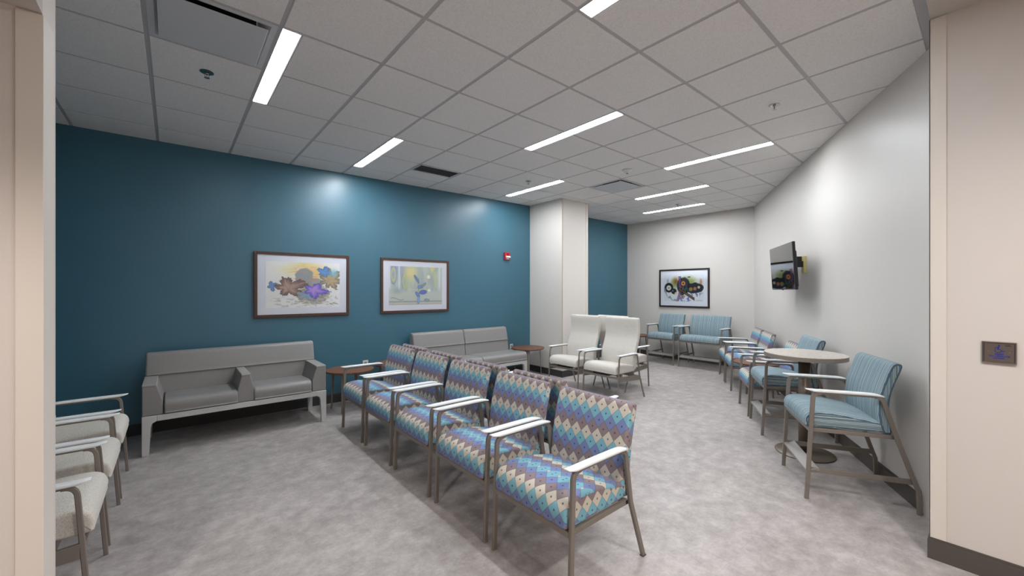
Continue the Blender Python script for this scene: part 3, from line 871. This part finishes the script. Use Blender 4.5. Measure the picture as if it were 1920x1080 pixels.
def art1(x, y):   # x 0..1.6, y 0..1 up
    C = np.ones(x.shape+(3,))*np.array([248, 249, 247])/255.
    n = fbm(x, y, 1, 5); n2 = fbm(x, y, 9, 22)
    C = over(C, (250, 238, 170), .7*np.exp(-((x-.5)**2/.05+(y-.82)**2/.012)))
    C = over(C, (250, 206, 112), .95*np.exp(-(((x-.98)/.32)**2+((y-.78)/.17)**2)**1.2)*(.6+.6*n))
    C = over(C, (245, 226, 130), .7*np.exp(-(((x-.8)/.25)**2+((y-.95)/.07)**2)))
    q = ((x-.80)/.21)**2+((y-.66)/.23)**2+.5*(fbm(x*.6, y*3, 21, 9)-.5)
    C = over(C, (134, 150, 164), sm(1.0, .75, q)*.92)
    q = ((x-1.02)/.18)**2+((y-.57)/.10)**2+.8*(fbm(x*.6, y*3, 22, 11)-.5)
    C = over(C, (146, 154, 160), sm(1.0, .7, q)*.85)
    C = over(C, (222, 150, 96), sm(.55, .62, fbm(x*.5, y*5, 31, 10))*np.exp(-(((x-.82)/.35)**2+((y-.72)/.25)**2)**2)*.5)
    q = ((x-1.0)/.36)**2+((y-.30)/.26)**2
    C = over(C, (160, 152, 138), sm(1.1, .5, q+.7*(n2-.5))*.7)
    strk = sm(.52, .60, fbm(x*.8, y*3.2, 41, 14))
    C = over(C, (112, 108, 100), strk*np.exp(-(((x-1.0)/.42)**2+((y-.20)/.2)**2)**2)*.6)
    C = over(C, (140, 138, 126), sm(.60, .66, fbm(x*.7, y*3, 43, 16))*np.exp(-(((x-.45)/.45)**2+((y-.12)/.13)**2))*.5)
    C = over(C, (120, 116, 104), sm(.62, .68, fbm(x, y, 44, 20))*np.exp(-(((x-1.4)/.22)**2+((y-.35)/.3)**2))*.6)
    def lf(cx, cy, r, rot, c_in, c_out, lobes=5, depth=.42, sx=1.25, sy=.85, seed=3):
        nonlocal C
        d, th = leaf(x, y, cx, cy, r, rot, lobes, depth, sx, sy, seed)
        C = over(C, c_out, sm(1.02, .96, d)); C = over(C, c_in, sm(.95, .3, d)*(.7+.5*(n2-.5)))
        vein = np.abs(np.sin(th*lobes/2)); C = over(C, (236, 220, 200), sm(.10, .02, vein)*sm(.95, .8, d)*.6)
        C = over(C, (84, 74, 70), sm(.95, .985, d)*sm(1.04, 1.0, d)*.85)
    lf(.11, .47, .11, .3, (104, 150, 206), (84, 128, 190), 4, .3, 1, 1, 5)
    lf(.44, .43, .30, .5, (206, 170, 150), (110, 84, 78), 5, .42, 1.15, .72, 6)
    lf(.83, .28, .22, .2, (120, 170, 208), (150, 160, 170), 5, .3, 1.3, .6, 7)
    lf(.98, .38, .26, -.2, (214, 160, 232), (96, 84, 214), 5, .4, 1.05, .62, 8)
    lf(1.36, .60, .29, .8, (222, 190, 132), (134, 124, 108), 7, .42, 1.0, .8, 10)
    lf(1.24, .78, .15, 1.2, (96, 156, 222), (70, 130, 200), 5, .5, 1.2, .8, 11)
    C = over(C, (150, 210, 232), np.exp(-(((x-1.46)/.10)**2+((y-.78)/.09)**2)**1.5)*.8)
    sig = (np.abs(y-.075-.018*np.sin(x*70)*np.sin(x*23)) < .006) & (x > 1.36) & (x < 1.56)
    C = over(C, (60, 56, 56), sig*.9)
    return C*.86+.14
def art2(x, y):
    n = fbm(x, y*.5, 51, 6)
    C = np.ones(x.shape+(3,))*np.array([196, 208, 200])/255.
    C = over(C, (168, 184, 190), sm(.4, .65, fbm(x*1.4, y*.5, 52, 6))*.7)
    C = over(C, (136, 150, 200), sm(.5, .9, y)*sm(.55, .4, x)*.6*(.5+n))
    C = over(C, (240, 224, 150), np.exp(-(((x-.62)/.2)**2+((y-.85)/.22)**2))*.95)
    C = over(C, (232, 222, 130), np.exp(-(((x-1.28)/.07)**2+((y-.95)/.1)**2))*.8)
    for cx, cy, a, b in ((.13, .78, .075, .2), (.46, .62, .085, .2), (1.37, .7, .05, .2)):
        q = np.sqrt(((x-cx)/a)**2+((y-cy)/b)**2)
        C = over(C, (206, 214, 122), np.exp(-((q-.75)/.25)**2)*.75); C = over(C, (96, 118, 190), np.exp(-((q-1.15)/.13)**2)*.5*(x < .4))
    for cx, w in ((.02, .03), (.29, .028), (1.52, .035)): C = over(C, (236, 240, 240), np.exp(-((x-cx)/w)**2)*sm(.3, .5, y)*.95)
    C = over(C, (206, 214, 206), sm(.42, .30, y)*.8)
    C = over(C, (150, 168, 176), np.exp(-(((x-.22)/.12)**2+((y-.36)/.07)**2))*.7)
    C = over(C, (226, 226, 150), np.exp(-((y-.40)/.012)**2)*(x > .55)*(x < 1.2)*.7); C = over(C, (214, 212, 140), np.exp(-((y-.25)/.01)**2)*(x > .3)*(x < .8)*.6)
    C = over(C, (108, 120, 124), np.exp(-((y-.085-.01*(n-.5))/.015)**2)*.6); C = over(C, (196, 170, 140), np.exp(-((y-.02)/.012)**2)*.6)
    for cx, cy, r in ((1.17, .74, .055), (1.19, .38, .04)):
        q = np.hypot(x-cx, y-cy)/r; C = over(C, (206, 200, 90), np.exp(-((q-1.1)/.22)**2)*.7*(cy > .5)); C = over(C, (248, 250, 250), sm(1.0, .9, q))
    def el(cx, cy, a, b, rot, col):
        nonlocal C
        c, s = math.cos(rot), math.sin(rot); u = ((x-cx)*c+(y-cy)*s)/a; v = (-(x-cx)*s+(y-cy)*c)/b
        q = np.sqrt(u*u+v*v)*(.9+.2*fbm(x, y, 60, 14)); C = over(C, col, sm(1.0, .9, q)); C = over(C, (60, 74, 110), np.exp(-((q-1.0)/.07)**2)*.8)
    C = over(C, (80, 100, 140), (np.abs(x-.87-.02*np.sin(y*9)) < .006)*(y < .7)*(y > .05)*.9)
    el(.80, .68, .12, .038, 2.2, (110, 146, 196)); el(.92, .47, .085, .05, .3, (120, 160, 208)); el(1.02, .52, .09, .035, .7, (138, 160, 176))
    el(1.0, .33, .11, .06, .12, (96, 118, 204)); el(.83, .27, .09, .045, -.9, (110, 146, 214)); el(.86, .13, .10, .04, 1.5, (140, 180, 222)); el(1.12, .12, .08, .035, -.1, (140, 176, 180))
    w = np.exp(-((y-.16-.03*np.sin(x*14))/.008)**2)*(x > .05)*(x < .42); C = over(C, (96, 110, 120), w*.8)
    return C*.88+.12
def art3(x, y):
    C = np.ones(x.shape+(3,))*np.array([232, 238, 242])/255.
    n = fbm(x, y, 71, 7); n2 = fbm(x, y, 75, 20)
    ell = ((x-.8)/.80)**2+((y-.5)/.53)**2
    C = over(C, (168, 182, 104), np.exp(-(((x-1.02)/.28)**2+((y-.78)/.16)**2)**1.5)*.95*(.5+n)); C = over(C, (150, 166, 96), np.exp(-(((x-.42)/.14)**2+((y-.68)/.2)**2)**1.5)*.8)
    C = over(C, (150, 92, 30), np.exp(-(((x-.5)/.1)**2+((y-.76)/.13)**2))*.9); C = over(C, (196, 120, 80), np.exp(-(((x-1.52+.1*(1-y))/.05)**2+((y-.72)/.2)**2))*.8)
    C = over(C, (96, 140, 210), np.exp(-(((x-.14-.1*(y-.6))/.03)**2+((y-.78)/.1)**2))*.7)
    # dark body
    body = sm(1.1, .8, ((x-.80)/.26)**2+((y-.58)/.36)**2+.8*(n-.5))
    C = over(C, (40, 50, 52), body*.95)
    body = sm(1.1, .8, ((x-1.22)/.38)**2+((y-.50)/.20)**2+.7*(n-.5)); C = over(C, (34, 36, 44), body*.95)
    C = over(C, (52, 70, 140), sm(.4, .7, n2)*np.exp(-(((x-1.25)/.25)**2+((y-.28)/.1)**2)))
    C = over(C, (34, 36, 36), sm(1.1, .8, ((x-.2)/.19)**2+((y-.52)/.19)**2)); C = over(C, (46, 40, 30), sm(1.1, .6, ((x-.42)/.13)**2+((y-.38)/.12)**2+.8*(n-.5)))
    C = over(C, (110, 126, 134), np.exp(-((ell-1+.12*np.sin(x*30))/.10)**2)*(y < .5)*(x < .6)*.9)
    C = over(C, (110, 190, 170), sm(.55, .62, fbm(x*2, y*.7, 77, 12))*np.exp(-(((x-.82)/.2)**2+((y-.42)/.25)**2))*.5)
    bx = .56+.14*(y-.1)+.06*np.sin(y*4)
    for off, col in ((-.035, (200, 60, 90)), (-.012, (60, 120, 224)), (.012, (40, 60, 150)), (.035, (232, 140, 50)), (.052, (30, 30, 30))):
        C = over(C, col, np.exp(-((x-bx-off)/.011)**2)*(y < .95)*.95)
    rib = np.abs(np.sin((x*.8-y)*60))*sm(.35, .2, np.abs(y-(.62-.42*x)))*(x > .62)*(x < 1.3)
    C = over(C, (30, 26, 24), sm(.07, .04, np.abs(y-(.86-.62*x)))*(x > .6)*(x < 1.25)*.9); C = over(C, (206, 150, 80), sm(.04, .02, np.abs(y-(.86-.62*x)))*(np.sin(x*110) > .1)*(x > .6)*(x < 1.25)*.8)
    C = over(C, (60, 80, 180), sm(.52, .6, n2)*np.exp(-(((x-.86)/.28)**2+((y-.10)/.12)**2)**2)*.9)
    def eye(cx, cy, r, cols):
        nonlocal C
        q = np.hypot(x-cx, (y-cy)*1.0)/r
        for rr, col in cols: C = over(C, col, sm(rr+.03, rr-.03, q))
    eye(.80, .68, .13, ((1, (70, 50, 120)), (.85, (30, 34, 50)), (.72, (206, 110, 50)), (.5, (236, 190, 90)), (.3, (50, 80, 70))))
    eye(1.10, .46, .07, ((1, (200, 170, 80)), (.8, (60, 50, 40)), (.55, (230, 210, 90)), (.3, (40, 50, 60)))); eye(1.26, .48, .07, ((1, (90, 80, 140)), (.8, (210, 130, 70)), (.5, (120, 60, 40)), (.25, (230, 210, 120)))); eye(1.41, .53, .06, ((1, (50, 50, 110)), (.8, (220, 220, 200)), (.45, (210, 190, 60))))
    eye(.20, .51, .10, ((1, (225, 228, 232)), (.4, (200, 204, 60)), (.2, (150, 160, 50)))); eye(.77, .17, .075, ((1, (50, 60, 160)), (.72, (236, 214, 150)), (.5, (200, 110, 50)), (.28, (90, 40, 30)))); eye(.49, .30, .045, ((1, (225, 225, 215)), (.6, (220, 200, 110)))); eye(.37, .40, .03, ((1, (90, 140, 220)), ))
    C = over(C, (40, 40, 36), np.exp(-(((x-1.03)/.06)**2+((y-.915)/.02)**2)**2))
    edge = sm(1.25, 1.0, ell+.25*(n-.5)); C = C*edge[..., None]+np.array([228, 234, 240])/255.*(1-edge[..., None])
    sig = (np.abs(y-.05-.01*np.sin(x*70)) < .006) & (x > 1.3) & (x < 1.55); C = over(C, (90, 90, 96), sig*.7)
    return C

def picture(name, label, w, h, mx, my, fn, fm, fw=.032, asp=1.6, loc=(0, 0, 0), rz=0, mats='matboard'):
    """local x along wall, z up, front toward -y; origin bottom centre at the wall"""
    t = thing(name, label, 'picture', loc, rz, 'framed abstract pictures')
    bm = BM(); d = .030
    X, Z = w/2, h
    for pts in (((-X, 0), (X, 0), (X-fw, fw), (-X+fw, fw)), ((X, 0), (X, Z), (X-fw, Z-fw), (X-fw, fw)), ((X, Z), (-X, Z), (-X+fw, Z-fw), (X-fw, Z-fw)), ((-X, Z), (-X, 0), (-X+fw, fw), (-X+fw, Z-fw))):
        prism_y(bm, list(pts), -d, -.001)
    obj('frame', bm, M[fm], t, bevel=.002)
    bm = BM(); box(bm, -X+fw-.002, X-fw+.002, -.016, -.004, fw-.002, Z-fw+.002); obj('mat_board', bm, M[mats], t)
    nx, nz = 220, 136
    pw0, pw1 = -X+mx, X-mx; pz0, pz1 = my, Z-my
    bm = BM(); cl = bm.loops.layers.float_color.new('Col')
    xs = np.linspace(0, asp, nx+1); zs = np.linspace(0, 1, nz+1); XX, ZZ = np.meshgrid(xs, zs, indexing='ij')
    C = np.clip(fn(XX*1.0, ZZ), 0, 1)**.88; C = np.where(C <= .04045, C/12.92, ((C+.055)/1.055)**2.4)
    vs = [[bm.verts.new((pw0+(pw1-pw0)*i/nx, -.0168, pz0+(pz1-pz0)*k/nz)) for k in range(nz+1)] for i in range(nx+1)]
    for i in range(nx):
        for k in range(nz):
            f = bm.faces.new((vs[i][k], vs[i+1][k], vs[i+1][k+1], vs[i][k+1]))
            for l, (a, b_) in zip(f.loops, ((i, k), (i+1, k), (i+1, k+1), (i, k+1))): l[cl] = (*C[a, b_], 1)
    obj('art_print', bm, M['print'], t)
    bm = BM(); v = [bm.verts.new(p) for p in ((-X+fw, -.0215, fw), (X-fw, -.0215, fw), (X-fw, -.0215, Z-fw), (-X+fw, -.0215, Z-fw))]; bm.faces.new(v)
    obj('glass_pane', bm, M['glass'], t)
    return t
wl = lambda x: 5.612-(x+1.15)*(5.612-5.469)/6.2
wa = math.atan2(5.469-5.612, 6.2)
picture('framed_picture', 'larger framed abstract leaf print in orange and purple above the two-seat sofa', 1.07, .785, .118, .112, art1, 'frame_wood', .034, 1.6, (1.252, wl(1.252), 1.142), wa)
picture('framed_picture', 'framed blue and yellow-green abstract print with a blue sprig, left of the fire alarm', 1.08, .785, .118, .112, art2, 'frame_wood', .034, 1.6, (2.755, wl(2.755), 1.142), wa)
bx = 8.19+.045*(5.55-4.185)/2.711
picture('framed_picture', 'dark framed abstract print with ringed eye shapes on the beige back wall', 1.08, .81, .112, .125, art3, 'frame_dark', .032, 1.6, (bx, 4.185, 1.108), -PI/2-.0166+.033)

# ------------------------------------------------------------------ television
c = rw(2.835, .232)
rz = math.atan2(-nr.y, -nr.x)-PI/2
t = thing('television', 'black flat television on a swing mount on the angled right wall', 'television', (c[0], c[1], 1.475), rz)
TW, TH = .985, .535; tl = math.radians(3.5)
def tilt(o): o.rotation_euler = (-tl*-1, 0, 0); return o
bm = BM(); box(bm, -TW/2, TW/2, .002, .030, 0, TH); case = tilt(obj('casing', bm, M['tv_case'], t, bevel=.004))
bm = BM(); box(bm, -TW/2+.06, TW/2-.06, .030, .055, .03, TH-.10); tilt(obj('rear_housing', bm, M['tv_case'], t, bevel=.01))
bm = BM(); box(bm, -TW/2+.006, TW/2-.006, -.0005, .003, .012, TH-.006); tilt(obj('screen', bm, M['screen'], t))
bm = BM(); box(bm, -.025, .025, -.001, .004, -.006, .006); tilt(obj('sensor_bar', bm, M['black'], t))
bm = BM(); box(bm, -.12, .12, .055, .062, .17, .40); box(bm, -.03, .03, .062, .09, .25, .35); box(bm, -.02, .02, .088, .21, .27, .34); box(bm, -.02, -.01, .06, .2, .29, .40); obj('mount_arm', bm, M['black'], t, bevel=.002)
bm = BM(); box(bm, -.05, .05, .205, .230, .20, .40); obj('wall_plate', bm, M['yellow'], t, bevel=.004)

# ------------------------------------------------------------------ fire alarm
t = thing('fire_alarm', 'red fire alarm strobe with white lens high on the teal wall', 'fire alarm', (4.448, wl(4.448), 2.0), wa)
bm = BM(); box(bm, -.058, .058, -.042, 0, 0, .128); obj('housing', bm, M['red'], t, bevel=.006, seg=3)
bm = BM(); prism_y(bm, [(.018*math.cos(a*PI/8)*1.2, .092+.022*math.sin(a*PI/8)) for a in range(16)], -.046, -.040); obj('horn_grille', bm, M['red_dark'], t)
bm = BM(); prism_y(bm, [(-.046, .036), (.052, .034), (.054, .066), (-.044, .068)], -.062, -.040); obj('strobe_lens', bm, M['lens'], t, bevel=.006)
def text(body, size, m, parent, name, loc, rot, ext=.0006, sx=1.0, bold=0):
    cu = bpy.data.curves.new(name, 'FONT'); cu.body = body; cu.size = size; cu.align_x = 'CENTER'; cu.align_y = 'CENTER'; cu.extrude = ext; cu.offset = bold
    o = bpy.data.objects.new(name, cu)
    dg = bpy.context.evaluated_depsgraph_get(); COL.objects.link(o); bpy.context.view_layer.update()
    me = bpy.data.meshes.new_from_object(o.evaluated_get(bpy.context.evaluated_depsgraph_get()))
    bpy.data.objects.remove(o); me.materials.clear(); me.materials.append(m)
    q = bpy.data.objects.new(name, me); link(q, parent); q.location = loc; q.rotation_euler = rot; q.scale = (sx, 1, 1)
    return q
text('FIRE', .026, M['lens'], t, 'lettering', (.005, -.0425, .016), (PI/2, 0, 0), .0006, 1.3, .0006)

# ------------------------------------------------------------------ outlets
def outlet(label, x, z, y=None, first=None):
    loc = (x, wl(x), z)
    if first: return dup(first, loc, wa, label)
    t = thing('power_outlet', label, 'outlet', loc, wa, 'wall outlets')
    bm = BM(); box(bm, -.036, .036, -.006, 0, -.057, .057); obj('cover_plate', bm, M['ivory'], t, bevel=.002)
    for s in (-1, 1):
        bm = BM(); box(bm, -.017, .017, -.009, -.004, s*.022-.014, s*.022+.014); obj('socket', bm, M['table_edge'], t, bevel=.003)
    return t
oo = outlet('small wall outlet on the teal wall just above the walnut table by the two-seat sofa', 2.01, .452)
outlet('small wall outlet on the teal wall beside the walnut table near the column', 4.565, .462, first=oo)

# ------------------------------------------------------------------ door operator plate
t = thing('door_operator_button', 'stainless steel press plate with blue wheelchair symbol on the near right wall', 'door button', (3.177, -.026, 1.154), -PI/2)
# local: x -> along wall (left in view = +y world), front toward -y local => -X world
w, h = .0565, .0545
bm = BM()
def ringbox(r0, y0, r1, y1):
    a = [bm.verts.new((sx*(w-r0), y0, sz*(h-r0))) for sx, sz in ((-1, -1), (1, -1), (1, 1), (-1, 1))]
    b = [bm.verts.new((sx*(w-r1), y1, sz*(h-r1))) for sx, sz in ((-1, -1), (1, -1), (1, 1), (-1, 1))]
    for k in range(4): bm.faces.new((a[k], a[(k+1) % 4], b[(k+1) % 4], b[k]))
    return b
ringbox(0, 0, 0, -.014); ringbox(0, -.014, .004, -.017); ringbox(.004, -.017, .0085, -.0115); 
bmesh.ops.remove_doubles(bm, verts=bm.verts[:], dist=1e-5); bmesh.ops.recalc_face_normals(bm, faces=bm.faces[:])
obj('bezel', bm, M['steel'], t)
bm = BM(); box(bm, -w+.0085, w-.0085, -.0125, -.002, -h+.0085, h-.0085); pl = obj('press_plate', bm, M['steel_dark'], t)
F_ = -.0128
for body, z, sz in (('PRESS', -.0085, .0092), ('TO OPERATE', -.0185, .0092), ('DOOR', -.0285, .0092)):
    text(body, sz, M['blue_ink'], pl, 'lettering', (0, F_, z), (PI/2, 0, 0), .0002, 1.28, .0005)
text('CBI', .0075, M['black_ink'], pl, 'lettering', (.029, F_, .036), (PI/2, 0, 0), .0002, 1.5, .0004)
bm = BM()
def disc(cx, cz, r, n=24): prism_y(bm, [(cx+r*math.cos(2*PI*k/n), cz+r*math.sin(2*PI*k/n)) for k in range(n)], F_-.0003, F_+.0002)
def stroke(pts, w_):
    for (x0, z0), (x1, z1) in zip(pts, pts[1:]):
        d = Vector((x1-x0, z1-z0)).normalized(); n = Vector((-d.y, d.x))*w_/2; e_ = d*w_*.3
        prism_y(bm, [(x0-n.x-e_.x, z0-n.y-e_.y), (x1-n.x+e_.x, z1-n.y+e_.y), (x1+n.x+e_.x, z1+n.y+e_.y), (x0+n.x-e_.x, z0+n.y-e_.y)], F_-.0003, F_+.0002)
disc(.000, .035, .0038)
stroke([(-.001, .029), (-.004, .017)], .0052)
stroke([(-.002, .0285), (-.010, .026), (-.0145, .0215)], .0026)
stroke([(-.004, .0165), (.006, .0145), (.012, .007), (.0185, .0085)], .0030)
stroke([(-.003+.0105*math.cos(a), .010+.0095*math.sin(a)) for a in [math.radians(150+k*21) for k in range(11)]], .0026)
obj('wheelchair_symbol', bm, M['blue_ink'], pl)
for s in (-1, 1):
    bm = BM(); lathe(bm, [(0, 0), (.0028, 0), (.0028, .0008), (.001, .0006), (0, .0006)], n=12)
    bmesh.ops.rotate(bm, verts=bm.verts[:], matrix=Matrix.Rotation(PI/2, 3, 'X'))
    for v in bm.verts: v.co += Vector((s*.035, F_+.0002, .003))
    obj('screw', bm, M['chrome'], pl)

# ------------------------------------------------------------------ corridor light (behind and above the camera)
def area(name, loc, sx, sy, power, col, rot=(0, 0, 0)):
    l = bpy.data.lights.new(name, 'AREA'); l.shape = 'RECTANGLE'; l.size = sx; l.size_y = sy; l.energy = power; l.color = col
    o = bpy.data.objects.new(name, l); COL.objects.link(o); o.location = loc; o.rotation_euler = rot; return o
def spot(name, loc, power, col, half, blend, tgt=None, rad=.09):
    l = bpy.data.lights.new(name, 'SPOT'); l.energy = power; l.color = col; l.spot_size = math.radians(2*half); l.spot_blend = blend; l.shadow_soft_size = rad
    o = bpy.data.objects.new(name, l); COL.objects.link(o); o.location = loc; return o
spot('corridor_downlight', (1.35, -.75, 2.94), 98, (1.0, .97, .94), 79, .7)
spot('corridor_downlight', (-1.2, .55, 2.42), 60, (1.0, .92, .86), 78, .4)
area('corridor_lamp', (.2, -2.6, 2.94), 1.2, .3, 18, (1.0, .88, .78))

# world
w = bpy.data.worlds.new('World'); scn.world = w; w.use_nodes = True
w.node_tree.nodes['Background'].inputs[0].default_value = (.5, .55, .6, 1); w.node_tree.nodes['Background'].inputs[1].default_value = .02

# ------------------------------------------------------------------ camera
cam = bpy.data.cameras.new('camera'); co = bpy.data.objects.new('camera', cam); COL.objects.link(co)
f, cx, cy, yaw = 755.874, 964.49, 544.40, .8687314
cam.sensor_width = 36; cam.lens = f/1920*36; cam.shift_x = (960-cx)/1920; cam.shift_y = (cy-540)/1920
cam.clip_start = .02
co.location = (0, 0, EYE); co.rotation_euler = (PI/2, 0, yaw-PI/2)
scn.camera = co
scn.view_settings.view_transform = 'Standard'; scn.view_settings.look = 'None'
scn.view_settings.exposure = 1.40; scn.view_settings.gamma = 1; scn.view_settings.use_curve_mapping = False
